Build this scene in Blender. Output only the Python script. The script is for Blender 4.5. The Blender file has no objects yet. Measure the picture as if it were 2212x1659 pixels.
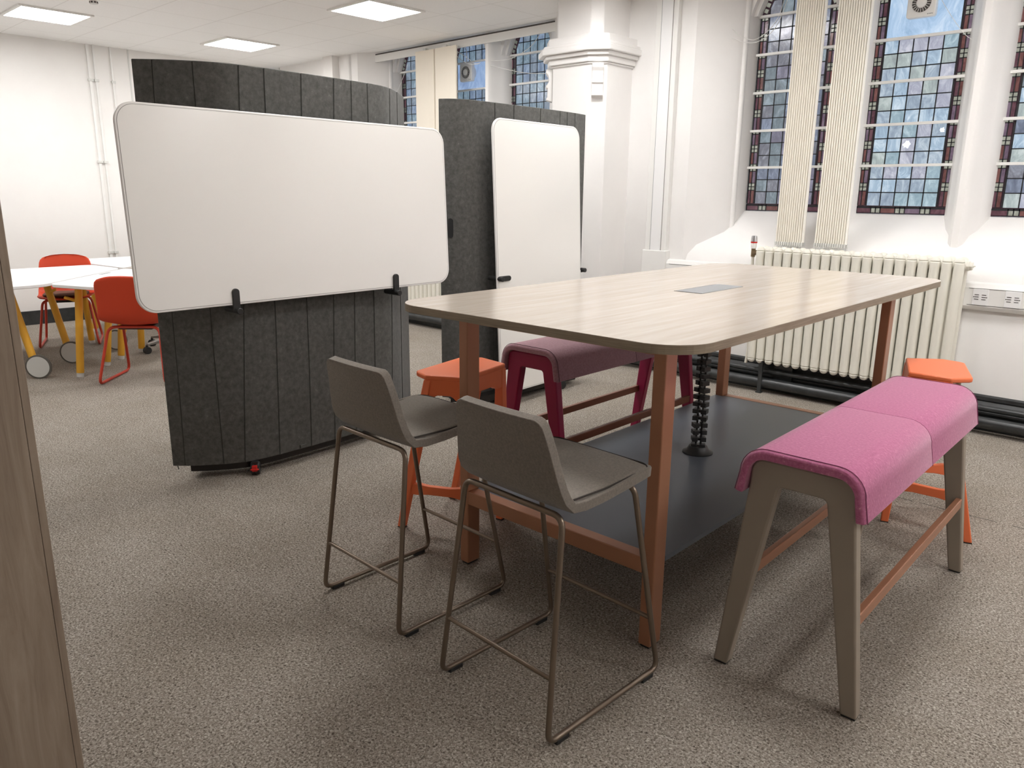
import bpy, bmesh, math, random
from mathutils import Vector, Matrix
random.seed(7)
C = bpy.context.scene.collection
PI = math.pi

# ------------------------------------------------------------------ materials
def s2l(c):
    return tuple(((v / 255) / 12.92 if v / 255 <= .04045 else ((v / 255 + .055) / 1.055) ** 2.4) for v in c) + (1,)

def mat(name, rgb, rough=.5, metal=0., spec=.5, coat=0., sheen=0.):
    m = bpy.data.materials.new(name); m.use_nodes = True
    b = m.node_tree.nodes['Principled BSDF']
    b.inputs['Base Color'].default_value = s2l(rgb)
    b.inputs['Roughness'].default_value = rough
    b.inputs['Metallic'].default_value = metal
    b.inputs['Specular IOR Level'].default_value = spec
    b.inputs['Coat Weight'].default_value = coat
    b.inputs['Sheen Weight'].default_value = sheen
    return m

def N(m, t, **kw):
    n = m.node_tree.nodes.new(t)
    for k, v in kw.items():
        if k in n.inputs: n.inputs[k].default_value = v
        else: setattr(n, k, v)
    return n

def noise_col(m, stops, scale=20, detail=4, stretch=None, rough=.6, bump=0, bscale=None, dist=0.):
    """colour ramp over noise in object space"""
    nt = m.node_tree; L = nt.links.new; b = nt.nodes['Principled BSDF']
    tc = N(m, 'ShaderNodeTexCoord'); src = tc.outputs['Object']
    if stretch:
        mp = N(m, 'ShaderNodeMapping'); mp.inputs['Scale'].default_value = stretch
        L(src, mp.inputs['Vector']); src = mp.outputs['Vector']
    n = N(m, 'ShaderNodeTexNoise', Scale=scale, Detail=detail, Roughness=rough, Distortion=dist)
    L(src, n.inputs['Vector'])
    r = N(m, 'ShaderNodeValToRGB'); e = r.color_ramp.elements
    while len(e) < len(stops): e.new(.5)
    for i, (p, c) in enumerate(stops): e[i].position = p; e[i].color = s2l(c)
    L(n.outputs['Fac'], r.inputs['Fac']); L(r.outputs['Color'], b.inputs['Base Color'])
    if bump:
        n2 = N(m, 'ShaderNodeTexNoise', Scale=bscale or scale, Detail=3.)
        L(src, n2.inputs['Vector'])
        bp = N(m, 'ShaderNodeBump', Strength=bump, Distance=.002)
        L(n2.outputs['Fac'], bp.inputs['Height']); L(bp.outputs['Normal'], b.inputs['Normal'])
    return r

M = {}
M['wall'] = mat('wall paint', (238, 234, 230), .55, spec=.3)
noise_col(M['wall'], [(.3, (235, 232, 229)), (.7, (239, 237, 234))], 2.2, 5, bump=.25, bscale=30)
M['stone'] = mat('painted stone', (240, 237, 234), .4, spec=.4)
noise_col(M['stone'], [(.3, (238, 236, 234)), (.7, (242, 240, 238))], 3, 4, bump=.35, bscale=22)
M['ceil'] = mat('ceiling tile', (226, 222, 217), .8, spec=.2)
def tile_seams(m):
    nt = m.node_tree; L = nt.links.new; b = nt.nodes['Principled BSDF']
    g = N(m, 'ShaderNodeNewGeometry'); sx = N(m, 'ShaderNodeSeparateXYZ'); L(g.outputs['Position'], sx.inputs[0])
    def seam(o, off):
        a = N(m, 'ShaderNodeMath', operation='ADD'); a.inputs[1].default_value = off; L(o, a.inputs[0])
        w = N(m, 'ShaderNodeMath', operation='PINGPONG'); w.inputs[1].default_value = .3; L(a.outputs[0], w.inputs[0])
        c = N(m, 'ShaderNodeMath', operation='LESS_THAN'); c.inputs[1].default_value = .0035; L(w.outputs[0], c.inputs[0])
        return c
    a = seam(sx.outputs['X'], 30 + .1); c = seam(sx.outputs['Y'], 30 - .09)
    mx = N(m, 'ShaderNodeMath', operation='MAXIMUM'); L(a.outputs[0], mx.inputs[0]); L(c.outputs[0], mx.inputs[1])
    n = N(m, 'ShaderNodeTexNoise', Scale=60., Detail=4.); tc = N(m, 'ShaderNodeTexCoord'); L(tc.outputs['Object'], n.inputs['Vector'])
    r = N(m, 'ShaderNodeValToRGB'); r.color_ramp.elements[0].color = s2l((241, 240, 238)); r.color_ramp.elements[1].color = s2l((248, 247, 245))
    L(n.outputs['Fac'], r.inputs['Fac'])
    x = N(m, 'ShaderNodeMix', data_type='RGBA'); L(mx.outputs[0], x.inputs['Factor']); L(r.outputs['Color'], x.inputs['A']); x.inputs['B'].default_value = s2l((224, 222, 219))
    L(x.outputs['Result'], b.inputs['Base Color'])
tile_seams(M['ceil'])
M['carpet'] = mat('speckled carpet', (160, 150, 142), .95, spec=.1)
def carpet(m):
    nt = m.node_tree; L = nt.links.new; b = nt.nodes['Principled BSDF']
    tc = N(m, 'ShaderNodeTexCoord')
    n = N(m, 'ShaderNodeTexNoise', Scale=160., Detail=2.5, Roughness=.5, Distortion=.8); L(tc.outputs['Object'], n.inputs['Vector'])
    r = N(m, 'ShaderNodeValToRGB'); e = r.color_ramp.elements
    for _ in range(3): e.new(.5)
    for i, (p, c) in enumerate([(.31, (84, 77, 69)), (.41, (127, 119, 110)), (.50, (149, 141, 132)), (.58, (165, 157, 148)), (.70, (200, 193, 184))]):
        e[i].position = p; e[i].color = s2l(c)
    L(n.outputs['Fac'], r.inputs['Fac'])
    n2 = N(m, 'ShaderNodeTexNoise', Scale=1.7, Detail=5., Roughness=.65); L(tc.outputs['Object'], n2.inputs['Vector'])
    r2 = N(m, 'ShaderNodeValToRGB'); r2.color_ramp.elements[0].position = .35; r2.color_ramp.elements[1].position = .65
    r2.color_ramp.elements[0].color = s2l((238, 236, 232)); r2.color_ramp.elements[1].color = s2l((255, 255, 255))
    L(n2.outputs['Fac'], r2.inputs['Fac'])
    x = N(m, 'ShaderNodeMix', data_type='RGBA', blend_type='MULTIPLY'); x.inputs['Factor'].default_value = 1
    L(r.outputs['Color'], x.inputs['A']); L(r2.outputs['Color'], x.inputs['B']); L(x.outputs['Result'], b.inputs['Base Color'])
    bp = N(m, 'ShaderNodeBump', Strength=.35, Distance=.003); L(n.outputs['Fac'], bp.inputs['Height']); L(bp.outputs['Normal'], b.inputs['Normal'])
carpet(M['carpet'])
M['felt'] = mat('charcoal felt', (72, 71, 68), .95, spec=.15, sheen=.2)
noise_col(M['felt'], [(.28, (66, 66, 63)), (.5, (86, 85, 82)), (.62, (94, 93, 90)), (.72, (120, 118, 114))], 38, 7, rough=.75, bump=.2, bscale=90)
M['crease'] = mat('felt crease', (66, 66, 63), .95, spec=.1)
M['board'] = mat('whiteboard enamel', (247, 245, 241), .16, spec=.5, coat=.2)
M['boardedge'] = mat('whiteboard rim', (242, 240, 237), .35)
M['boardline'] = mat('whiteboard joint', (150, 146, 142), .5)
M['black'] = mat('black plastic', (38, 38, 38), .5)
M['blackpaint'] = mat('black gloss paint', (44, 46, 47), .32, spec=.6)
noise_col(M['blackpaint'], [(.3, (32, 34, 35)), (.7, (56, 59, 60))], 14, 5, bump=.5, bscale=25)
M['darkmetal'] = mat('dark metal', (44, 40, 38), .4, .4)
M['red'] = mat('red brake lever', (206, 40, 34), .4)
M['oak'] = mat('grey oak laminate', (196, 184, 170), .2, spec=.5)
noise_col(M['oak'], [(.3, (190, 177, 163)), (.5, (198, 186, 173)), (.7, (206, 195, 183))], 3.2, 8, stretch=(14, .7, 14), rough=.6, dist=.1)
M['oakedge'] = mat('oak edge band', (142, 128, 108), .55)
noise_col(M['oakedge'], [(.3, (122, 108, 90)), (.6, (148, 134, 114)), (.8, (160, 147, 128))], 6, 6, stretch=(1.5, 1.5, 60))
M['cabwood'] = mat('limed oak cabinet', (150, 136, 121), .5, spec=.3)
noise_col(M['cabwood'], [(.28, (128, 112, 97)), (.5, (150, 134, 118)), (.72, (166, 151, 135))], 3.4, 9, stretch=(9, 9, .75), rough=.68, dist=.6)
M['copper'] = mat('copper powder coat', (170, 120, 92), .36, .3, spec=.5)
M['shelf'] = mat('slate shelf board', (86, 92, 102), .36, spec=.45)
M['hatch'] = mat('grey hatch lid', (150, 152, 154), .5)
M['pinkfelt'] = mat('pink wool', (196, 98, 150), .95, spec=.1, sheen=.35)
noise_col(M['pinkfelt'], [(.3, (166, 90, 124)), (.5, (181, 104, 140)), (.63, (190, 114, 148)), (.74, (222, 168, 188))], 120, 5, rough=.7, bump=.25, bscale=200)
M['mauvefelt'] = mat('mauve wool', (158, 114, 126), .95, spec=.1, sheen=.3)
noise_col(M['mauvefelt'], [(.3, (150, 112, 122)), (.7, (174, 136, 146))], 110, 5, rough=.7, bump=.2, bscale=200)
M['seam'] = mat('dark seam thread', (132, 62, 96), .9)
M['seam2'] = mat('mauve seam thread', (96, 66, 74), .9)
M['taupe'] = mat('taupe painted wood', (150, 139, 126), .5, spec=.35)
M['magenta'] = mat('magenta painted wood', (146, 28, 70), .42, spec=.4)
M['orange'] = mat('orange moulded plastic', (236, 122, 76), .42, spec=.4)
M['orangered'] = mat('orange red shell', (204, 66, 34), .5, spec=.35)
M['orangeframe'] = mat('orange red tube', (196, 62, 40), .4)
M['seatbrown'] = mat('brown seat pad', (104, 74, 60), .9)
M['greyfab'] = mat('grey brown fabric', (100, 93, 86), .95, spec=.1, sheen=.25)
noise_col(M['greyfab'], [(.3, (112, 105, 97)), (.7, (134, 126, 117))], 150, 4, rough=.7, bump=.3, bscale=420)
M['piping'] = mat('seat piping', (58, 52, 48), .9)
M['bronze'] = mat('bronze tube', (128, 114, 100), .3, .7, spec=.5)
M['white'] = mat('white laminate', (238, 238, 238), .35)
M['offwhite'] = mat('off white enamel', (232, 229, 218), .32, spec=.5)
M['yellow'] = mat('yellow painted wood', (226, 168, 48), .5)
M['ltgrey'] = mat('light grey plastic', (214, 214, 210), .5)
M['rubber'] = mat('grey rubber', (96, 92, 86), .7)
M['whiteplastic'] = mat('white plastic', (236, 235, 232), .35)
M['brass'] = mat('nickel brass', (150, 132, 108), .3, .9)
M['chrome'] = mat('chrome', (200, 200, 204), .2, 1.)
M['darkslot'] = mat('dark slot', (70, 66, 62), .6)
M['cream'] = mat('cream louvre fabric', (238, 226, 204), .9, spec=.1)
noise_col(M['cream'], [(.3, (250, 246, 237)), (.7, (253, 250, 243))], 30, 4)
M['creamwhite'] = mat('cream blind panel', (240, 232, 218), .85, spec=.1)
M['alu'] = mat('polished aluminium', (168, 164, 160), .3, .8)
M['lead'] = mat('window lead', (24, 26, 30), .6)
def glow(name, rgb, strength):
    m = mat(name, rgb, .6); b = m.node_tree.nodes['Principled BSDF']
    b.inputs['Emission Color'].default_value = s2l(rgb); b.inputs['Emission Strength'].default_value = strength
    return m
LAMP = 19.0
M['lamp'] = glow('lit diffuser', (251, 250, 249), LAMP)
M['lamprim'] = mat('lamp rim', (236, 234, 230), .4)
def glass(name, a, b_, c, strength, scale=9., seed=0):
    """leaded pane lit by daylight behind it: mottled colour, soft emission and a wet gloss"""
    m = mat(name, b_, .12, spec=.6); nt = m.node_tree; L = nt.links.new; b = nt.nodes['Principled BSDF']
    tc = N(m, 'ShaderNodeTexCoord'); mp = N(m, 'ShaderNodeMapping'); mp.inputs['Scale'].default_value = (1.6, 1, .8); mp.inputs['Location'].default_value = (seed, seed * 2, 0)
    L(tc.outputs['Object'], mp.inputs['Vector'])
    n = N(m, 'ShaderNodeTexNoise', Scale=scale, Detail=6., Roughness=.7, Distortion=1.2); L(mp.outputs['Vector'], n.inputs['Vector'])
    r = N(m, 'ShaderNodeValToRGB'); e = r.color_ramp.elements; e.new(.5)
    for i, (p, k) in enumerate([(.3, a), (.5, b_), (.7, c)]): e[i].position = p; e[i].color = s2l(k)
    L(n.outputs['Fac'], r.inputs['Fac'])
    dk = N(m, 'ShaderNodeMix', data_type='RGBA', blend_type='MULTIPLY'); dk.inputs['Factor'].default_value = 1; L(r.outputs['Color'], dk.inputs['A']); dk.inputs['B'].default_value = (.25, .25, .25, 1)
    L(dk.outputs['Result'], b.inputs['Base Color']); L(r.outputs['Color'], b.inputs['Emission Color'])
    b.inputs['Emission Strength'].default_value = strength
    bp = N(m, 'ShaderNodeBump', Strength=.25, Distance=.004); L(n.outputs['Fac'], bp.inputs['Height']); L(bp.outputs['Normal'], b.inputs['Normal'])
    return m
GS = .63
BRIGHT = [glass('pale blue pane', (126, 146, 168), (160, 182, 202), (208, 222, 232), GS, seed=1),
          glass('green grey pane', (140, 150, 152), (162, 174, 174), (196, 206, 206), GS, seed=3),
          glass('lilac pane', (140, 142, 160), (168, 172, 188), (206, 208, 218), GS, seed=5),
          glass('teal pane', (122, 148, 160), (150, 172, 184), (186, 206, 214), GS, seed=8),
          glass('grey blue pane', (122, 136, 154), (152, 168, 184), (196, 208, 218), GS, seed=9)]
DIM = [glass('dusk blue pane', (92, 100, 118), (112, 120, 138), (146, 158, 178), GS, seed=2),
       glass('dusk grey pane', (96, 98, 108), (116, 118, 128), (150, 156, 168), GS, seed=4),
       glass('dusk green pane', (92, 102, 110), (112, 124, 132), (144, 158, 168), GS, seed=6),
       glass('dusk lilac pane', (98, 98, 112), (120, 118, 134), (152, 152, 170), GS, seed=7)]
FAR = [glass('far blue pane', (92, 108, 132), (116, 134, 158), (152, 170, 192), GS, seed=11),
       glass('far grey pane', (90, 102, 118), (114, 128, 144), (150, 164, 178), GS, seed=12),
       glass('far teal pane', (88, 108, 122), (112, 132, 148), (146, 168, 184), GS, seed=13)]
CLEAR = glass('clear light blue pane', (140, 170, 202), (172, 198, 226), (208, 224, 240), GS, 5, seed=20)
CLEARF = glass('far clear pane', (116, 138, 176), (140, 164, 200), (170, 190, 218), GS, 5, seed=21)
PURP = [glass('purple border pane', (74, 48, 58), (98, 66, 76), (122, 88, 98), .45, seed=14),
        glass('rose border pane', (88, 54, 52), (116, 76, 74), (140, 98, 94), .45, seed=15),
        glass('mauve border pane', (88, 74, 92), (118, 100, 118), (142, 124, 140), .45, seed=16)]
SQ = glass('greenish white square', (128, 130, 118), (158, 160, 148), (190, 192, 180), .5, 20, seed=17)
PUD = [glass('dark purple border pane', (34, 22, 30), (54, 34, 44), (72, 50, 60), .4, seed=18)]
SQD = glass('dim square', (84, 86, 82), (108, 112, 104), (134, 138, 128), .5, 20, seed=19)

# ------------------------------------------------------------------ mesh helpers
class MB:
    def __init__(s): s.bm = bmesh.new(); s.mats = []
    def mi(s, m):
        if m is None: return 0
        if m not in s.mats: s.mats.append(m)
        return s.mats.index(m)
    def box(s, c, d, rot=None, m=None):
        c = Vector(c); d = Vector(d) / 2
        R = rot if rot is not None else Matrix.Identity(3)
        v = [s.bm.verts.new(c + R @ Vector((x * d.x, y * d.y, z * d.z))) for x in (-1, 1) for y in (-1, 1) for z in (-1, 1)]
        i = s.mi(m)
        for f in ((0, 1, 3, 2), (4, 6, 7, 5), (0, 4, 5, 1), (2, 3, 7, 6), (0, 2, 6, 4), (1, 5, 7, 3)):
            s.bm.faces.new([v[k] for k in f]).material_index = i
        return s
    def b(s, x0, x1, y0, y1, z0, z1, m=None):
        return s.box(((x0 + x1) / 2, (y0 + y1) / 2, (z0 + z1) / 2), (x1 - x0, y1 - y0, z1 - z0), None, m)
    def prism(s, poly, a, b, axis='z', m=None):
        """poly in the plane across axis; extruded a..b. axis z:(x,y) y:(x,z) x:(y,z)"""
        def P(p, t):
            return {'z': (p[0], p[1], t), 'y': (p[0], t, p[1]), 'x': (t, p[0], p[1])}[axis]
        A = [s.bm.verts.new(P(p, a)) for p in poly]; B = [s.bm.verts.new(P(p, b)) for p in poly]
        i = s.mi(m); n = len(poly)
        s.bm.faces.new(A).material_index = i; s.bm.faces.new(B[::-1]).material_index = i
        for k in range(n): s.bm.faces.new((A[k], B[k], B[(k + 1) % n], A[(k + 1) % n])).material_index = i
        return s
    def loft(s, rings, m=None, cap=True, closed=True):
        R = [[s.bm.verts.new(p) for p in r] for r in rings]; i = s.mi(m); n = len(rings[0])
        for a, b in zip(R, R[1:]):
            for k in range(n if closed else n - 1):
                s.bm.faces.new((a[k], a[(k + 1) % n], b[(k + 1) % n], b[k])).material_index = i
        if cap: s.bm.faces.new(R[0][::-1]).material_index = i; s.bm.faces.new(R[-1]).material_index = i
        return s
    def tube(s, pts, r, fillet=0., n=10, m=None, closed=False, r2=None):
        pts = [Vector(p) for p in pts]
        if fillet:
            out = [pts[0]]
            for i in range(1, len(pts) - 1):
                a, b, c = pts[i - 1], pts[i], pts[i + 1]
                f = min(fillet, (a - b).length * .48, (c - b).length * .48)
                p, q = b + (a - b).normalized() * f, b + (c - b).normalized() * f
                for k in range(7):
                    t = k / 6; out.append(p * (1 - t) ** 2 + b * 2 * t * (1 - t) + q * t * t)
            out.append(pts[-1]); pts = out
        rings = []; up = None
        for i, p in enumerate(pts):
            d = (pts[min(i + 1, len(pts) - 1)] - pts[max(i - 1, 0)]).normalized()
            if up is None: up = Vector((0, 0, 1)) if abs(d.z) < .9 else Vector((1, 0, 0))
            u = (up - d * up.dot(d)).normalized(); w = d.cross(u); up = u
            rr = r if r2 is None else r + (r2 - r) * i / (len(pts) - 1)
            rings.append([p + (u * math.cos(t) + w * math.sin(t)) * rr for t in [2 * PI * k / n for k in range(n)]])
        return s.loft(rings, m)
    def cyl(s, a, b, r, n=20, m=None, r2=None): return s.tube([a, b], r, n=n, m=m, r2=r2)
    def lathe(s, prof, c, axis='z', n=28, m=None):
        """prof: (radius, height) list"""
        rings = []
        for r, h in prof:
            ring = []
            for k in range(n):
                t = 2 * PI * k / n; a, b = max(r, 1e-4) * math.cos(t), max(r, 1e-4) * math.sin(t)
                ring.append(Vector(c) + Vector({'z': (a, b, h), 'y': (a, h, b), 'x': (h, a, b)}[axis]))
            rings.append(ring)
        return s.loft(rings, m)
    def build(s, name, m=None, parent=None, bevel=0., seg=2, smooth=False, sub=0):
        bmesh.ops.recalc_face_normals(s.bm, faces=s.bm.faces)
        me = bpy.data.meshes.new(name); s.bm.to_mesh(me); s.bm.free()
        for k in (s.mats or [m]): me.materials.append(k)
        o = bpy.data.objects.new(name, me); C.objects.link(o)
        if parent is not None: o.parent = parent
        if bevel:
            bv = o.modifiers.new('bevel', 'BEVEL'); bv.width = bevel; bv.segments = seg; bv.limit_method = 'ANGLE'; bv.angle_limit = .6
        if sub:
            sb = o.modifiers.new('sub', 'SUBSURF'); sb.levels = sb.render_levels = sub
        if smooth:
            for p in me.polygons: p.use_smooth = True
            if not sub:
                try: me.set_sharp_from_angle(angle=math.radians(38))
                except Exception: pass
        return o

def tag(o, label=None, cat=None, group=None, kind=None):
    if label: o['label'] = label
    if cat: o['category'] = cat
    if group: o['group'] = group
    if kind: o['kind'] = kind
    return o
def thing(name, label, cat, loc=(0, 0, 0), rz=0., group=None):
    o = bpy.data.objects.new(name, None); C.objects.link(o); o.location = loc; o.rotation_euler = (0, 0, rz)
    o.empty_display_size = .1
    return tag(o, label, cat, group)
def st(o): o['kind'] = 'structure'; return o
def copy_tree(o, parent=None):
    c = o.copy(); C.objects.link(c); c.parent = parent
    for ch in list(o.children): copy_tree(ch, c)
    return c
def rrect(w, h, r, n=8, cx=0, cy=0):
    out = []
    for sx, sy, a0 in ((1, 1, 0), (-1, 1, 90), (-1, -1, 180), (1, -1, 270)):
        for k in range(n + 1):
            t = math.radians(a0 + 90 * k / n)
            out.append((cx + sx * (w / 2 - r) + r * math.cos(t), cy + sy * (h / 2 - r) + r * math.sin(t)))
    return out

# ------------------------------------------------------------------ camera
W_, H_, FPX = 2212, 1659, 1654.87
pitch, roll, yaw = .244746675, .00979576879, .756963753
F = Vector((-math.sin(yaw) * math.cos(pitch), math.cos(yaw) * math.cos(pitch), -math.sin(pitch)))
Rt = Vector((math.cos(yaw), math.sin(yaw), 0)); Up = Rt.cross(F)
R2 = Rt * math.cos(roll) + Up * math.sin(roll); U2 = Up * math.cos(roll) - Rt * math.sin(roll)
cam = bpy.data.cameras.new('camera'); co = bpy.data.objects.new('camera', cam); C.objects.link(co)
mw = Matrix((R2, U2, -F)).transposed().to_4x4(); mw.translation = (0, 0, 1.45); co.matrix_world = mw
cam.sensor_width = 36; cam.lens = FPX / W_ * 36; cam.clip_start = .05
bpy.context.scene.camera = co

# ------------------------------------------------------------------ room shell
XL, XR, YB, YW, ZC = -9.5, 1.9, -2.2, 5.53, 2.965
TOP = 3.2
st(MB().b(XL - .15, XR + .15, YB - .15, 6.0, -.1, 0).build('floor', M['carpet']))
cl = MB(); cl.b(XL - .15, XR + .15, YB - .15, 5.72, ZC, ZC + .05); st(cl.build('ceiling', M['ceil']))
st(MB().b(XL - .15, XL, YB, 5.47, 0, ZC + .02).build('wall_left', M['wall']))
st(MB().b(XR, XR + .15, YB, 6.0, 0, ZC + .02).build('wall_right', M['wall']))
st(MB().b(XL - .15, XR + .15, YB - .15, YB, 0, ZC + .02).build('wall_back', M['wall']))

# window wall: two bays of three lights, sunk behind a sloping sill, with splayed jambs
GY = 5.9
def bay(dx, name_wall, xa, xb):
    """dx shifts the near bay; wall plane panels xa..A and D'..xb are part of this wall"""
    w = MB()
    A, B_, Cc, D = (-3.33, 5.53), (-3.25, 5.60), (-3.07, 5.72), (-3.0, 5.90)
    xr0 = -.68
    mir = lambda p: (2 * (-1.835) - p[0], p[1])     # mirror about the bay centre
    # left jamb solid
    def sh(pl): return [(x + dx, y) for x, y in pl]
    w.prism(sh([A, B_, Cc, (-3.05, 5.76), (-3.03, 5.80), D, (-3.0, 6.05), (-3.5, 6.05), (-3.5, 5.53)]), 0, TOP)
    rp = [mir(p) for p in [A, B_, Cc, (-3.05, 5.76), (-3.03, 5.80), D, (-3.0, 6.05), (-3.5, 6.05), (-3.5, 5.53)]]
    w.prism(sh(rp), 0, TOP)
    # apron + sill slope
    w.prism([(5.53, 0), (5.53, .935), (5.60, 1.055), (5.895, 1.325), (5.93, 1.33), (6.05, 1.33), (6.05, 0)], -3.3 + dx, 2 * (-1.835) + 3.3 + dx, 'x')
    # flat wall either side
    w.b(xa, -3.45 + dx, YW, 6.05, 0, TOP); w.b(2 * (-1.835) + 3.45 + dx, xb, YW, 6.05, 0, TOP)
    # mullions
    for mx in (-2.26, -1.40):
        x = mx + dx
        w.prism([(x - .135, 6.0), (x - .135, 5.885), (x - .095, 5.80), (x - .06, 5.76), (x - .045, 5.705), (x - .02, 5.68), (x + .02, 5.68), (x + .045, 5.705), (x + .06, 5.76), (x + .095, 5.80), (x + .135, 5.885), (x + .135, 6.0)], 1.06, TOP)
    # jamb roll
    for x, s in ((-3.045, 1), (2 * (-1.835) + 3.045, -1)):
        w.cyl((x + dx, 5.775, 1.15), (x + dx, 5.775, TOP), .022, n=12)
    # shouldered heads: spandrels
    for gx in (-2.99, -2.125, -1.27):
        for s in (1, -1):
            cx = gx + dx + (0 if s > 0 else .59)
            pl = [(0, 2.76), (.012, 2.80), (.035, 2.85), (.055, 2.90), (.07, 2.96), (.075, 3.04), (.12, 3.08), (.295, 3.10), (.295, TOP), (-.14, TOP), (-.14, 2.76)]
            w.prism([(cx + s * p[0], p[1]) for p in pl], 5.83, 6.0, 'y')
            w.prism([(cx + s * (p[0] - .035), p[1]) for p in pl], 5.79, 5.83, 'y')
    return st(w.build(name_wall, M['stone'], smooth=True))
bay(0, 'wall_window', -4.0, XR)
w = MB()
bay(-4.35, 'wall_window_far', XL, -4.4)
# top closure over the recesses
st(MB().b(XL - .1, XR, 5.5, 6.05, TOP, TOP + .05).build('trim_1', M['stone']))

def leaded(idx, gx, panes, clear=None, purp=PURP, sq=SQ, dim=False):
    """one lancet of leaded glass with purple borders; gx = left edge"""
    w = MB(); y0, y1 = GY, GY + .006
    ly0, ly1 = GY - .004, GY + .010
    x0, x1 = gx, gx + .59; bw = .062
    zs = [1.385, 1.66, 1.935, 2.215, 2.49, 2.76, 3.09]
    lead = M['lead']; rnd = random.Random(idx * 17 + 3)
    def vlead(x, a, b, t=.0035): w.b(x - t, x + t, ly0, ly1, a, b, lead)
    def hlead(z, a, b, t=.0035): w.b(a, b, ly0, ly1, z - t, z + t, lead)
    # sill strip
    x = x0
    w.b(x0, x1, GY + .001, y1, 1.33, 1.385, PUD[0])
    k = 0
    while x < x1 - .01:
        wd = .032 if k % 3 else .10
        e = min(x + wd, x1)
        w.b(x + .003, e - .003, y0 - .001, y1, 1.336, 1.366, (sq if k % 3 else purp[(k // 3) % len(purp)])); vlead(x, 1.33, 1.38); x = e; k += 1
    hlead(1.372, x0, x1, .006)
    for si in range(6):
        a, b = zs[si], zs[si + 1]; H = b - a
        # borders
        for s, xa in ((1, x0), (-1, x1 - bw)):
            dark_x = (xa + bw - .012, xa + bw) if s > 0 else (xa, xa + .012)
            w.b(dark_x[0], dark_x[1], y0, y1, a, b, PUD[0])
            vlead(xa + bw if s > 0 else xa, a, b, .005)
            ix = xa if s > 0 else xa + .012; iw = (bw - .012) / 2
            segs = [(0, .37, 'p'), (.37, .47, 's'), (.47, .57, 's'), (.57, .9, 'p'), (.9, 1, 's')]
            if si % 2: segs = [(0, .10, 's'), (.10, .42, 'p'), (.42, .52, 's'), (.52, .62, 's'), (.62, .92, 'p'), (.92, 1, 's')]
            for (u, v, t) in segs:
                for c in range(2):
                    pa, pb = ix + c * iw, ix + (c + 1) * iw
                    mm = sq if t == 's' else purp[(c + si + (v > .5)) % len(purp)]
                    w.b(pa + .002, pb - .002, y0, y1, a + u * H + .002, a + v * H - .002, mm)
                hlead(a + v * H, ix, ix + 2 * iw, .003)
            vlead(ix + iw, a, b, .003); vlead(ix if s > 0 else ix + 2 * iw, a, b, .004)
            w.b(ix, ix + 2 * iw, GY + .004, GY + .012, a, b, lead)
        cx0, cx1 = x0 + bw, x1 - bw
        if clear is not None and si == 4:
            w.b(cx0, cx1, y0, y1, a, b, clear)
        else:
            for i in range(5):
                for j in range(3):
                    xa, xb = cx0 + (cx1 - cx0) * i / 5, cx0 + (cx1 - cx0) * (i + 1) / 5
                    za, zb = a + H * j / 3, a + H * (j + 1) / 3
                    w.b(xa, xb, y0, y1, za, zb, rnd.choice(panes))
            for i in range(1, 5): vlead(cx0 + (cx1 - cx0) * i / 5, a, b)
            for j in range(1, 3): hlead(a + H * j / 3, cx0, cx1)
    # head: dark border following the shoulder
    for s in (1, -1):
        bx = x0 if s > 0 else x1
        pl = [(0, 2.775), (.05, 2.775), (.085, 2.86), (.12, 2.93), (.12, 3.09), (0, 3.09)]
        w.prism([(bx + s * p[0], p[1]) for p in pl], GY - .006, GY + .002, 'y', PUD[0])
        for q in range(3):
            t = q / 3; w.box((bx + s * (.035 + .045 * t), GY - .008, 2.80 + .12 * t), (.028, .004, .028), Matrix.Rotation(s * .45, 3, 'Y'), sq)
    w.b(x0, x1, GY - .006, GY + .002, 2.98, 3.09, PUD[0])
    for q in range(2):
        for r_ in range(2): w.b(x0 + .268 + q * .032, x0 + .294 + q * .032, GY - .009, GY - .004, 2.985 + r_ * .032, 3.012 + r_ * .032, sq)
    w.b(x0, x1, GY + .012, GY + .02, 1.33, 3.1, lead)
    win = st(w.build('window_%d' % idx))
    bars = MB()
    for z in zs[1:6]: bars.b(x0 - .01, x1 + .01, GY - .03, GY - .004, z - .009, z + .009)
    bars.build('glazing_bar', M['whiteplastic'], win)
    return win
leaded(1, -2.99, DIM, dim=True)
w3 = leaded(2, -2.125, BRIGHT, CLEAR)
leaded(3, -1.27, BRIGHT[:3] + DIM)
leaded(4, -7.34, FAR, purp=PUD + PURP[:1], sq=SQD)
leaded(5, -6.475, FAR, CLEARF, purp=PUD + PURP[:1], sq=SQD)
leaded(6, -5.62, FAR, purp=PUD + PURP[:1], sq=SQD)

# daylight through broken-out middle window panes, imitated by pale glowing patches
sp = MB()
for cx, cz, r_ in ((-1.838, 1.80, .026), (-1.625, 1.885, .018)):
    ring = []
    for k in range(22):
        t = 2 * PI * k / 22; rr = r_ * random.Random(k * 7 + int(r_ * 1000)).uniform(.62, 1.1); ring.append((cx + rr * math.cos(t), cz + rr * math.sin(t)))
    sp.prism(ring, GY - .003, GY, 'y')
sp.build('daylight_patch', glow('daylight glow', (226, 234, 242), .55), w3)

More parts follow.
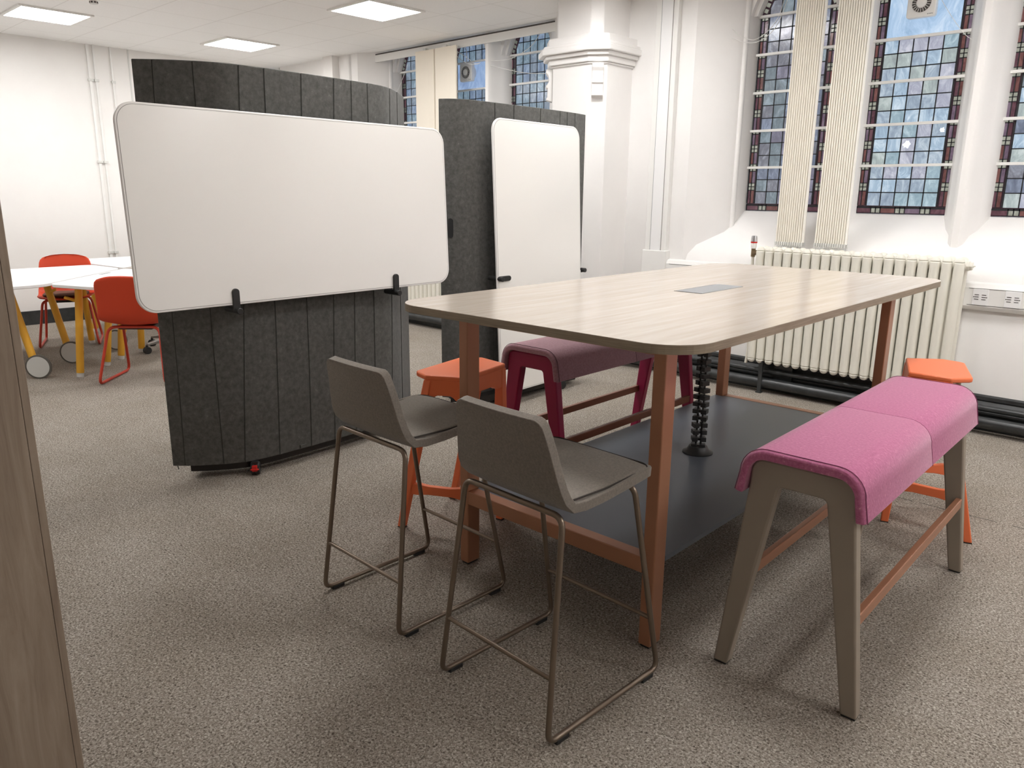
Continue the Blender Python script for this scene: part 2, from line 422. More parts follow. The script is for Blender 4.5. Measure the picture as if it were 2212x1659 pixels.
# engaged pier between the bays
p = MB()
pier = [(-4.50, 5.6), (-4.50, 5.22), (-4.39, 5.10), (-4.02, 5.10), (-3.905, 5.19), (-3.905, 5.6)]
p.prism(pier, 0, 2.5); p.prism([(-4.44, 5.6), (-4.44, 5.20), (-4.36, 5.12), (-4.03, 5.12), (-3.95, 5.19), (-3.95, 5.6)], 2.5, ZC)
def offs(pl, d):
    cx, cy = -4.2, 5.6
    return [(x + (d if x > cx else -d) * (1 if abs(x - cx) > .2 else .5), y - (d if y < 5.5 else 0)) for x, y in pl]
for (d, za, zb) in ((.03, 2.455, 2.50), (.015, 2.44, 2.455), (.055, 2.50, 2.53), (.085, 2.53, 2.575), (.07, 2.575, 2.60), (.035, 2.60, 2.66)):
    p.prism(offs(pier, d), za, zb)
st(p.build('wall_pier', M['stone'], bevel=.008))
def bracket(x, y, rz):
    t = thing('corbel_bracket', '', 'bracket', (x, y, 0), rz)
    b = MB()
    prof = [(0, 2.44), (.055, 2.44), (.055, 2.41), (.035, 2.385), (.03, 2.35), (.045, 2.32), (.055, 2.315), (.055, 2.295), (.04, 2.29), (.04, 2.225), (.05, 2.215), (.05, 2.20), (0, 2.185)]
    b.prism([(-q[0], q[1]) for q in prof], -.045, .045, 'x'); b.build('scroll_moulding', M['stone'], t, bevel=.005)
    return t
b1 = bracket(-3.9625, 5.145, math.radians(38))
b1['label'] = 'white moulded corbel bracket under the pillar capital on its right chamfer'; b1['group'] = 'corbel brackets below the pillar capital'
b2 = bracket(-4.445, 5.16, math.radians(-47))
b2['label'] = 'white scroll bracket in profile at the left corner of the pillar'; b2['group'] = 'corbel brackets below the pillar capital'

# soffit rail across the far bay; dark strip painted for the shadow above it
st(MB().b(-7.55, -4.5, 5.655, 5.67, 2.862, 2.936).build('trim_2', M['whiteplastic']))
st(MB().b(-7.55, -4.5, 5.658, 5.672, 2.936, 2.950).build('shadow_gap_strip', M['darkslot']))
# boxed riser and fine edges on the far window wall
st(MB().b(-8.24, -8.05, 5.44, 5.53, .2, ZC).build('trim_4', M['wall']))
st(MB().b(-9.36, -9.345, 5.52, 5.535, .2, ZC).build('trim_5', M['ltgrey']))

# skirtings
def skirt(name, x0, x1, y):
    s_ = MB(); s_.prism([(y, 0), (y - .045, 0), (y - .045, .035), (y - .03, .04), (y - .03, .10), (y - .04, .105), (y - .038, .12), (y - .02, .13), (y - .028, .16), (y - .012, .185), (y - .02, .19), (y - .018, .215), (y, .225)], x0, x1, 'x')
    return st(s_.build(name, M['blackpaint'], bevel=.003))
skirt('baseboard_window', -3.9, XR, 5.53); skirt('baseboard_window_far', XL, -4.5, 5.53)
st(MB().b(XL, XL + .02, YB, 5.5, 0, .15).build('baseboard_left', M['blackpaint']))

sm = MB(); xs = [-1.10 + .03 * k for k in range(60)]; rr = random.Random(5)
for k in range(len(xs) - 1):
    if rr.random() < .8:
        y_ = 3.905 + .04 * (k / 60) + rr.uniform(-.002, .002); sm.b(xs[k], xs[k + 1], y_ - .0014, y_ + .0014, 0, .0012)
st(sm.build('trim_7', M['rubber']))
# ------------------------------------------------------------------ pipes, trunking, sockets
def pipe(label, pts, r, m, fil=.03, name='heating_pipe', cat='pipe', group=None):
    o = MB().tube(pts, r, fil, 14).build(name, m, smooth=True); return tag(o, label, cat, group)
pipe('lower black heating pipe along the skirting behind the high table', [(-3.85, 5.40, .075), (-.2, 5.40, .075)], .038, M['blackpaint'])
pipe('upper black heating pipe along the skirting behind the high table', [(-3.85, 5.445, .155), (-.2, 5.445, .155)], .020, M['blackpaint'])
pipe('black heating pipe along the skirting seen between the two felt screens', [(-9.3, 5.42, .10), (-4.6, 5.42, .10)], .045, M['blackpaint'])
# vertical trunking on wall right of pier
t = thing('vertical_trunking', 'tall white three-compartment cable trunking on the wall right of the pillar', 'trunking', (-3.565, 5.53, 0))
MB().b(-.10, .10, -.05, 0, 1.0, ZC).build('trunking_body', M['whiteplastic'], t, bevel=.004)
MB().b(-.045, .055, -.055, -.05, 1.0, ZC).build('trunking_lid', M['white'], t, bevel=.001)
MB().b(-.115, .115, -.065, 0, .80, 1.0).build('junction_box', M['whiteplastic'], t, bevel=.006)
MB().b(-.0468, -.0453, -.0565, -.049, 1.0, ZC).build('lid_joint', M['hatch'], t); MB().b(.0553, .0573, -.0565, -.049, 1.0, ZC).build('lid_joint', M['boardline'], t)
def dado(label, x0, x1, group):
    t = thing('dado_trunking', label, 'trunking', (x0, 5.53, 0), 0, group); L_ = x1 - x0
    b = MB(); b.prism([(0, .755), (-.035, .762), (-.05, .785), (-.05, .90), (-.035, .925), (0, .935)], 0, L_, 'x'); b.build('trunking_body', M['whiteplastic'], t, bevel=.003)
    g = MB().b(.03, L_, -.0515, -.0495, .792, .7945).b(.03, L_, -.0515, -.0495, .895, .8975); g.build('lid_joint', M['darkslot'], t)
    return t
dado('short white dado trunking running right from the vertical trunking box', -3.45, -2.75, 'dado trunking')
dado('white dado trunking right of the radiator carrying two data outlets', -1.26, XR - .02, 'dado trunking')
o0 = None
for i, xx in enumerate((-1.16, -.985, -.63)):
    t = thing('data_outlet', ['white twin data outlet nearest the radiator', 'second white twin data outlet right of the radiator', 'white twin data outlet farthest right on the dado trunking'][i], 'socket', (xx, 5.53 - .05, .845), 0, 'data outlets on the dado trunking')
    MB().b(-.043, .043, -.008, 0, -.05, .05).build('faceplate', M['white'], t, bevel=.002)
    for a in (-.02, .02):
        s_ = MB()
        for z in (.014, .0, -.014): s_.b(a - .012, a + .012, -.0095, -.007, z - .002, z + .002)
        s_.build('shutter', M['darkslot'], t)
    for a in (-.036, .036): MB().cyl((a, -.0095, .0), (a, -.007, .0), .003, 8).build('screw', M['darkslot'], t)
# conduits on left wall
for i, (yy, wd, lab) in enumerate(((3.295, .030, 'white boxed conduit left of the pair running down the far left wall'), (3.355, .022, 'thin white conduit right of the pair running down the far left wall'), (3.53, .018, 'single white conduit down the far left wall beside the felt screen'))):
    t = thing('wall_conduit', lab, 'conduit', (XL, yy, 0), 0, 'conduits on the left wall')
    MB().b(0, .022, -wd / 2, wd / 2, .16, ZC).build('conduit_run', M['whiteplastic'], t, bevel=.003)
    for z in (.74, 1.74, 2.6):
        MB().b(0, .03, -wd / 2 - .012, wd / 2 + .012, z - .012, z + .012).build('clip', M['ltgrey'], t)
tag(MB().b(XL, XL + .006, 3.715, 3.73, .15, ZC).build('wall_strip', M['ltgrey']), 'narrow vertical cover strip on the far left wall at the corner of the felt screen', 'strip')

# ------------------------------------------------------------------ radiators
def radiator(label, x0, n, pitch, valve=True):
    t = thing('column_radiator', label, 'radiator', (x0, 5.42, 0), 0, 'cast iron column radiators')
    zb, zt = .225, 1.085
    sec = MB()
    for i in range(n):
        x = i * pitch + pitch / 2
        for cy in (-.045, .045):
            pts = [(x, cy, zb + .03), (x, cy, zt - .03)]
            sec.tube(pts, .0305, n=14)
            sec.lathe([(.0, zt + .002), (.014, zt), (.026, zt - .012), (.0305, zt - .03)], (x, cy, 0), n=14)
            sec.lathe([(.0305, zb + .03), (.026, zb + .012), (.014, zb), (.0, zb - .002)], (x, cy, 0), n=14)
        for z in (zt - .05, zb + .05):
            sec.box((x, 0, z), (.044, .09, .07))
    for j, z in enumerate((zt - .05, zb + .05)): sec.cyl((0, 0, z), (n * pitch, 0, z), .034, 14)
    sec.build('sections', M['offwhite'], t, bevel=.006, smooth=True)
    for x in (.12, n * pitch - .12):
        MB().b(x - .014, x + .014, -.06, -.045, 0, zb + .02).b(x - .02, x + .02, -.07, -.03, 0, .008).build('foot', M['blackpaint'], t)
    z = zt - .05; xe = n * pitch
    MB().lathe([(.034, 0), (.034, .012), (.028, .014), (.028, .03), (.0, .032)], (xe, 0, z), 'x', 6).box((xe + .036, 0, z), (.012, .022, .008)).build('blanking_plug', M['offwhite'], t)
    if valve:
        v = MB(); v.cyl((-.03, 0, z), (0, 0, z), .014, 12); v.cyl((-.045, 0, z - .03), (-.045, 0, z + .03), .016, 12); v.cyl((-.05, 0, z), (-.02, 0, z), .019, 6)
        v.build('valve_body', M['brass'], t, smooth=True)
        hd = MB().lathe([(.018, z + .03), (.022, z + .045), (.022, z + .075), (.018, z + .105), (.0, z + .108)], (-.045, 0, 0), n=16).build('valve_head', M['whiteplastic'], t, smooth=True)
        MB().lathe([(.0235, z + .078), (.0225, z + .10), (.019, z + .122), (.0, z + .124)], (-.045, 0, 0), n=12).build('valve_cap', M['chrome'], hd, smooth=True)
        MB().lathe([(.0238, z + .070), (.0238, z + .080)], (-.045, 0, 0), n=12).build('red_band', M['red'], hd)
        MB().tube([(-.045, 0, z - .03), (-.045, 0, .5), (-.015, -.02, .42), (-.02, .0, .3), (-.03, 0, .2)], .011, .05, 12).build('supply_pipe', M['offwhite'], t, smooth=True)
        zl = zb + .05
        v = MB(); v.cyl((xe, 0, zl), (xe + .06, 0, zl), .012, 10).cyl((xe + .05, 0, zl - .04), (xe + .05, 0, zl + .04), .015, 10); v.cyl((xe + .02, 0, zl), (xe + .035, 0, zl), .02, 6)
        v.lathe([(.015, zl + .04), (.018, zl + .045), (.014, zl + .085), (.011, zl + .09), (.010, zl + .12), (.0, zl + .122)], (xe + .05, 0, 0), n=12).build('lockshield_valve', M['brass'], t, smooth=True)
        MB().cyl((xe + .05, 0, .18), (xe + .05, 0, zl - .04), .009, 10).build('return_pipe', M['offwhite'], t)
    return t
radiator('cream column radiator under the leaded windows behind the high table', -2.62, 20, .0688)
radiator('cream column radiator glimpsed between the two felt screens', -6.95, 20, .0688, False)
tag(MB().b(-2.44, -2.30, 5.468, 5.50, .02, .235).build('radiator_boxing', M['blackpaint']), 'small black boxing behind the front foot of the near radiator', 'box')

# ------------------------------------------------------------------ blinds
def blind(name, label, x0, x1, y, n, z0, z1, lean=0.):
    t = thing(name, label, 'blind', ((x0 + x1) / 2, y, 0), 0, 'stacked vertical blinds in the near window bay')
    w_ = x1 - x0; s_ = MB()
    for i in range(n):
        x = -w_ / 2 + w_ * (i + .5) / n; a = .5 + .1 * math.sin(i * 2.1)
        loop = [(x + .0044 * math.cos(2 * PI * k / 12), .022 * math.sin(2 * PI * k / 12)) for k in range(12)]
        s_.prism(loop, z0 + .05 + .004 * math.sin(i * 1.7), z1)
    s_.build('louvres', M['cream'], t, smooth=True)
    c_ = MB()
    for i in range(n):
        x = -w_ / 2 + w_ * (i + .5) / n
        c_.b(x - .005, x + .005, -.024, -.012, z0 + .03, z0 + .055); c_.b(x - .005, x + .005, .012, .024, z0 + .03, z0 + .055)
    for yy in (-.022, .022):
        for i in range(n * 2):
            x = -w_ / 2 + w_ * (i + .5) / (2 * n)
            c_.cyl((x, yy, z0 + .01 + (i % 2) * .012), (x, yy, z0 + .03 + (i % 2) * .008), .0018, 6)
        c_.b(-w_ / 2, w_ / 2, yy - .0012, yy + .0012, z0 + .012, z0 + .015)
    c_.build('bottom_chain', M['ltgrey'], t)
    return t
blind('vertical_blind', 'left stack of cream louvres hanging over the narrow left leaded window', -2.566, -2.352, 5.565, 13, 1.062, 3.15)
blind('vertical_blind', 'right stack of cream louvres hanging against the first mullion', -2.272, -2.044, 5.565, 14, 1.066, 3.15)
st(MB().b(-3.2, -.5, 5.54, 5.59, 3.15, 3.19).build('trim_6', M['whiteplastic']))
for i, (a, b, lab) in enumerate(((-6.745, -6.44, 'left of two flat cream blind panels in the far window bay'), (-6.432, -6.10, 'right of two flat cream blind panels, beside the far extractor fan'))):
    t = thing('blind_panel', lab, 'blind', ((a + b) / 2, 5.62, 0), 0, 'flat blind panels in the far window bay')
    wd = b - a
    pl = [(-wd / 2, -.02), (-wd / 2 + .02, -.03), (-.02, -.028), (wd * .2, -.022), (wd / 2, -.03), (wd / 2, -.012), (-wd / 2, -.004)]
    MB().prism(pl, 1.1, 2.88).build('fabric', M['creamwhite'], t)
    MB().b(-.02, .02, -.025, .02, 2.88, 2.9).build('hanger', M['ltgrey'], t)

# ------------------------------------------------------------------ extractor fans
def fan(label, x, z, y):
    t = thing('extractor_fan', label, 'fan', (x, y, z), 0, 'window extractor fans')
    b = MB(); b.prism(rrect(.178, .178, .018, 5), -.045, 0, 'y'); b.build('housing', M['whiteplastic'], t, bevel=.006)
    g = MB().lathe([(.058, -.049), (.058, -.044)], (0, 0, 0), 'y', 32).build('grille_recess', M['darkslot'], t)
    r = MB()
    for k in range(20):
        a = 2 * PI * k / 20; r.box((.046 * math.cos(a), -.050, .046 * math.sin(a)), (.022, .004, .0035), Matrix.Rotation(-a, 3, 'Y'))
    r.build('grille_bars', M['ltgrey'], t)
    MB().lathe([(.0, -.058), (.028, -.056), (.033, -.05), (.033, -.045)], (0, 0, 0), 'y', 28).build('centre_cap', M['whiteplastic'], t, smooth=True)
    lg = MB()
    for k, (dx_, w_) in enumerate(((0, .006), (.009, .005), (.016, .004), (.022, .005), (.029, .004))): lg.b(.042 + dx_, .042 + dx_ + w_, -.0465, -.0445, -.076 + (k % 2) * .001, -.070)
    lg.build('maker_mark', M['hatch'], t)
    MB().lathe([(.075, .0), (.075, .036)], (0, 0, 0), 'y', 24).build('duct_collar', M['whiteplastic'], t)
    return t
fan('square white extractor fan mounted in the middle near window', -1.832, 2.685, 5.862)
fan('small square white extractor fan in the far window bay', -6.20, 2.655, 5.862)

def cord(label, pts, r=.0025, name='loose_cable'):
    P_ = [Vector(p) for p in pts]; out = []
    for i in range(len(P_) - 1):      # Catmull-Rom through the points
        a, b, c, d = P_[max(i - 1, 0)], P_[i], P_[i + 1], P_[min(i + 2, len(P_) - 1)]
        for k in range(8):
            t_ = k / 8; out.append(.5 * ((2 * b) + (c - a) * t_ + (2 * a - 5 * b + 4 * c - d) * t_ ** 2 + (3 * b - a - 3 * c + d) * t_ ** 3))
    out.append(P_[-1])
    return tag(MB().tube(out, r, n=7).build(name, M['whiteplastic'], smooth=True), label, 'cable', 'loose white window cables')
cord('white cable arching up from the top of the far extractor fan', [(-6.20, 5.83, 2.75), (-6.19, 5.82, 2.86), (-6.26, 5.82, 2.93), (-6.36, 5.80, 2.955)], .004)
cord('white cord crossing from the far blind rail past the fan to the mullion', [(-6.38, 5.7, 2.92), (-6.16, 5.72, 2.76), (-6.0, 5.70, 2.70), (-5.85, 5.68, 2.69)])
cord('second white cord beside it from the far blind rail to the mullion', [(-6.38, 5.7, 2.92), (-6.12, 5.74, 2.79), (-5.98, 5.73, 2.71), (-5.85, 5.69, 2.70)])
cord('white cord sagging across the right far window', [(-5.70, 5.68, 2.70), (-5.5, 5.76, 2.71), (-5.25, 5.78, 2.80), (-5.05, 5.72, 2.93)])
cord('white cord drooping low across the right far window', [(-5.70, 5.68, 2.66), (-5.4, 5.78, 2.58), (-5.1, 5.78, 2.54), (-4.95, 5.72, 2.54)])
cord('white cord looping in front of the leftmost far window', [(-7.5, 5.68, 2.60), (-7.45, 5.7, 2.45), (-7.35, 5.72, 2.44), (-7.22, 5.76, 2.6), (-7.12, 5.80, 2.82)])
cord('white cord sagging across the top of the left near window', [(-3.1, 5.66, 2.66), (-3.03, 5.7, 2.60), (-2.93, 5.74, 2.585), (-2.80, 5.76, 2.70), (-2.74, 5.76, 2.92)])
cord('lower white cord sagging across the left near window', [(-3.1, 5.66, 2.60), (-3.02, 5.7, 2.565), (-2.92, 5.74, 2.565), (-2.80, 5.76, 2.66), (-2.72, 5.78, 2.90)])
cord('thin white cord draped across the right side of the middle near window', [(-1.74, 5.84, 2.72), (-1.66, 5.83, 2.60), (-1.56, 5.82, 2.47), (-1.50, 5.80, 2.42)], .0016)

# ------------------------------------------------------------------ ceiling lights + detector
lm = None
def lamp(x0, y0, label):
    t = thing('ceiling_light', label, 'ceiling light', (x0 + .3, y0 + .3, ZC), 0, 'square ceiling light panels')
    f = MB(); f.b(-.3, .3, -.3, -.272, -.016, .002); f.b(-.3, .3, .272, .3, -.016, .002); f.b(-.3, -.272, -.272, .272, -.016, .002); f.b(.272, .3, -.272, .272, -.016, .002)
    f.build('frame', M['lamprim'], t, bevel=.003)
    MB().prism(rrect(.544, .544, .03, 5), -.012, -.002).build('diffuser', M['lamp'], t)
    return t
lamp(-8.5, 2.24, 'lit square ceiling panel at the far left, nearest the smoke detector')
lamp(-8.5, 4.09, 'smallest lit ceiling panel, above the left end of the large felt screen')
lamp(-6.1, 4.09, 'lit ceiling panel nearest the windows, cut by the top of the photo')
for x0, y0 in [(x_, y_) for x_ in (-8.5, -6.1, -3.7, -1.3, 1.1) for y_ in (.49, 2.29, 4.09) if (x_, y_) not in ((-8.5, 2.29), (-8.5, 4.09), (-6.1, 4.09), (-3.7, .49), (-1.3, .49), (1.1, .49))]:
    lamp(x0, y0, 'lit square ceiling light panel out of the frame overhead')
t = thing('smoke_detector', 'small white smoke detector on the ceiling near the left light panel', 'detector', (-7.22, 2.60, ZC))
MB().lathe([(.05, 0), (.05, -.018), (.035, -.022)], (0, 0, 0)).build('base', M['whiteplastic'], t, smooth=True)
MB().lathe([(.03, -.022), (.03, -.045), (.0, -.048)], (0, 0, 0)).build('sensing_head', M['ltgrey'], t, smooth=True)
s_ = MB()
for k in range(8):
    a = k * PI / 4; s_.box((.03 * math.cos(a), .03 * math.sin(a), -.034), (.004, .014, .012), Matrix.Rotation(a, 3, 'Z'))
s_.build('vents', M['darkslot'], t)

# ------------------------------------------------------------------ high table
TX, TY_, TR = -1.654, 2.983, .0112
TW, TL, TZ = 1.243, 2.501, 1.056
a_, b_ = .4486, 1.058; lx, ly = .045, .065; SH = .3164
T = thing('high_table', 'large high table with grey oak top, copper legs and a dark lower shelf', 'table', (TX, TY_, 0), TR)
top = MB().prism(rrect(TW, TL, .15, 12), TZ - .027, TZ - .0015).build('edge_band', M['oakedge'], None)
tp = MB().prism(rrect(TW - .002, TL - .002, .149, 12), TZ - .002, TZ).build('tabletop', M['oak'], T)
top.parent = tp; top['label'] = 'layered oak edge band'
for sx in (-1, 1):
    for sy in (-1, 1):
        x0 = a_ - lx if sx > 0 else -a_; y0 = b_ - ly if sy > 0 else -b_
        lg = MB().b(x0, x0 + lx, y0, y0 + ly, .008, TZ - .027).build('leg', M['copper'], T, bevel=.004)
        MB().b(x0 + .006, x0 + lx - .006, y0 + .006, y0 + ly - .006, 0, .008).build('foot_pad', M['black'], lg)
ap = MB()
for sy in (-1, 1): ap.b(-a_ + lx, a_ - lx, sy * b_ - (ly if sy > 0 else 0), sy * b_ + (0 if sy > 0 else ly), TZ - .075, TZ - .027)
for sx in (-1, 1): ap.b(sx * a_ - (lx if sx > 0 else 0), sx * a_ + (0 if sx > 0 else lx), -b_ + ly, b_ - ly, TZ - .062, TZ - .027)
ap.build('apron', M['copper'], T, bevel=.003)
for sy in (-1, 1): MB().b(-a_ + lx, a_ - lx, sy * b_ - (.05 if sy > 0 else 0), sy * b_ + (0 if sy > 0 else .05), SH - .055, SH).build('lower_rail', M['copper'], T, bevel=.003)
shf = MB()
shf.prism([(-a_, -b_ + ly), (-a_ + lx, -b_ + ly), (-a_ + lx, -b_ + .05), (a_ - lx, -b_ + .05), (a_ - lx, -b_ + ly), (a_, -b_ + ly), (a_, b_ - ly), (a_ - lx, b_ - ly), (a_ - lx, b_ - .05), (-a_ + lx, b_ - .05), (-a_ + lx, b_ - ly), (-a_, b_ - ly)], SH - .02, SH - .002)
shf.build('lower_shelf', M['shelf'], T)
MB().b(-.066, .066, -.180, .180, TZ - .001, TZ + .0008).build('hatch_recess', M['darkslot'], T)
MB().b(-.056, .066, -.178, .178, TZ - .001, TZ + .0022).build('hatch_lid', M['hatch'], T, bevel=.0006)
sp = MB()
nv = 21; z0, z1 = SH + .03, TZ - .06
for k in range(nv):
    z = z0 + (z1 - z0) * k / (nv - 1); tw = Matrix.Rotation(.35 * math.sin(k * .5) + (.5 if k < 4 else 0), 3, 'Z')
    wv = .036 if k < 16 else .026
    kx = 1.25 if k < 9 else (1.0 if k < 15 else .8)
    sp.box(tw @ Vector((-.015 * kx, 0, z)), (.020 * kx, .040, .020 if k < 16 else .026), tw); sp.box(tw @ Vector((.015 * kx, 0, z)), (.020 * kx, .040, .020 if k < 16 else .026), tw)
    sp.box((0, 0, z), (.040 * kx, .022, .012), tw)
sp.cyl((-.012, 0, z0 - .02), (-.012, 0, z1), .005, 8).cyl((.012, 0, z0 - .02), (.012, 0, z1), .005, 8)
csp = sp.build('cable_spine', M['black'], T, bevel=.003); 
MB().lathe([(.0, SH - .002), (.068, SH - .002), (.068, SH + .002), (.05, SH + .012), (.04, SH + .03), (.0, SH + .032)], (0, 0, 0)).build('spine_base', M['black'], csp, smooth=True)

# ------------------------------------------------------------------ upholstered bar benches
def bench(label, loc, rz, felt, frame, seam, rail):
    t = thing('bar_bench', label, 'bench', loc, rz, 'upholstered bar benches')
    # pad: inverted U draped over the frames
    def U(wt, zt, wb, zb, r, n=7):
        o = [(-wb, zb)]
        for k in range(n + 1):
            a = PI - PI / 2 * k / n; o.append((-wt + r + r * math.cos(a), zt - r + r * math.sin(a)))
        for k in range(n + 1):
            a = PI / 2 - PI / 2 * k / n; o.append((wt - r + r * math.cos(a), zt - r + r * math.sin(a)))
        o.append((wb, zb)); return o
    out = U(.178, .742, .190, .600, .078); inn = U(.152, .712, .162, .598, .052)
    L_ = .645
    def ringat(y, g):
        return [(x, y, z) for x, z in [(p[0] * (1 - g * .06), p[1] - (p[1] > .65) * g * .006) for p in out] + inn[::-1]]
    pad = MB().loft([ringat(-L_, 1), ringat(-L_ + .006, .3), ringat(-L_ + .016, 0), ringat(-.004, 0), ringat(0, .12), ringat(.004, 0), ringat(L_ - .016, 0), ringat(L_ - .006, .3), ringat(L_, 1)])
    pd = pad.build('seat_pad', felt, t, bevel=.004, smooth=True)
    for y in (-L_ + .012, L_ - .012):
        MB().tube([(p[0] * 1.003, y, p[1] + .0008) for p in out], .0012, n=6).build('seam', seam, pd)
    MB().tube([(p[0] * 1.0, 0, p[1] - .0008) for p in out], .0010, n=6).build('seam', seam, pd)
    def arc(cx, cz, r, a0, a1, n=6): return [(cx + r * math.cos(math.radians(a0 + (a1 - a0) * k / n)), cz + r * math.sin(math.radians(a0 + (a1 - a0) * k / n))) for k in range(n + 1)]
    for y in (-.598, .598):
        # trapezoid end frame, one casting: outer and inner outlines bridged
        outer = [(-.222, .004)] + [(-.153, .62)] + arc(-.112, .668, .038, 175, 90) + arc(.112, .668, .038, 90, 5) + [(.153, .62), (.222, .004)]
        inner = [(.176, .004)] + arc(.058, .616, .016, 5, 90) + arc(-.052, .616, .016, 90, 175) + [(-.176, .004)]
        f = MB().prism(outer + inner, y - .021, y + .021, 'y')
        fr = f.build('end_frame', frame, t, bevel=.006, smooth=True)
        for s in (-1, 1): MB().b(s * .199 - .020, s * .199 + .020, y - .018, y + .018, 0, .005).build('foot_pad', M['black'], fr)
    for s in (-1, 1):
        MB().b(s * .176 - .011, s * .176 + .011, -.58, .58, .270, .308).build('stretcher', rail, t, bevel=.003)
    MB().b(-.13, .13, -.57, .57, .694, .7115).build('seat_board', M['black'], t)
    return t
bench('long bar bench with pink wool seat and taupe frame at right of the high table', (-.812, 2.655, 0), .024, M['pinkfelt'], M['taupe'], M['seam'], M['copper'])
bench('long bar bench with mauve wool seat and magenta frame behind the high table', (-2.40, 3.285, 0), .010, M['mauvefelt'], M['magenta'], M['seam2'], mat('dark copper rail', (120, 72, 54), .4, .35))

# ------------------------------------------------------------------ moulded stools
def stool(label, loc, rz):
    t = thing('moulded_stool', label, 'stool', loc, rz, 'orange moulded stools')
    ZS = .718
    hexa = [(-.122, -.164), (.034, -.216), (.108, -.176), (.120, -.160), (.120, .160), (.108, .176), (.034, .216), (-.122, .164)]
    MB().prism(hexa, ZS - .022, ZS).build('seat', M['orange'], t, bevel=.007, seg=3, smooth=True)
    tops = {'B': (.026, -.196), 'C': (-.106, -.150), 'D': (-.106, .150), 'E': (.026, .196)}
    feet = {'B': (.190, -.197), 'C': (-.135, -.108), 'D': (-.135, .108), 'E': (.190, .197)}
    for k in 'BCDE':
        a, b = Vector((*tops[k], ZS - .02)), Vector((*feet[k], 0))
        def ring(c, w_, d_, e_=0): return [(c.x - w_, c.y - d_, c.z), (c.x + w_, c.y - d_, c.z), (c.x + w_, c.y + d_, c.z), (c.x - w_, c.y + d_, c.z)]
        m1 = a.lerp(b, .25)
        lg = MB().loft([ring(a, .018, .018), ring(m1, .022, .020), ring(b + Vector((0, 0, .004)), .016, .016)]).build('leg', M['orange'], t, bevel=.005)
        MB().b(b.x - .016, b.x + .016, b.y - .014, b.y + .014, 0, .005).build('foot_pad', M['black'], lg)
    def panel(p, q, name, z0, z1, th=.014, fl=.0):
        P_, Q_ = Vector((*tops[p], 0)), Vector((*tops[q], 0)); fp, fq = Vector((*feet[p], 0)), Vector((*feet[q], 0))
        def at(z, u, o):
            k = 1 - z / (ZS - .02); A = P_.lerp(fp, k); B = Q_.lerp(fq, k); d = (B - A).normalized(); n = Vector((d.y, -d.x, 0))
            return tuple(A.lerp(B, u) + n * o + Vector((0, 0, z)))
        r1 = []; us = [0, .18, .24, .32, .68, .76, .82, 1]; fl_ = [fl, fl, fl * .45, 0, 0, fl * .45, fl, fl]
        rings = []
        for u, f_ in zip(us, fl_):
            rings.append([at(z0 - f_, u, -th), at(z1 + f_ * (name == 'footrest'), u, -th), at(z1 + f_ * (name == 'footrest'), u, th), at(z0 - f_, u, th)])
        MB().loft(rings).build(name, M['orange'], t, bevel=.003)
    for p_, q_ in (('B', 'C'), ('C', 'D'), ('D', 'E')):
        panel(p_, q_, 'skirt_panel', ZS - .085, ZS - .018, .016, .018)
    for p_, q_ in (('B', 'C'), ('C', 'D'), ('D', 'E')):
        panel(p_, q_, 'footrest', .175, .215, .012, .006)
    return t
stool('orange moulded stool between the large felt screen and the high table', (-2.378, 2.199, 0), math.radians(192.5))
stool('coral orange moulded stool behind the pink bench near the radiator', (-.905, 3.704, 0), math.radians(19))

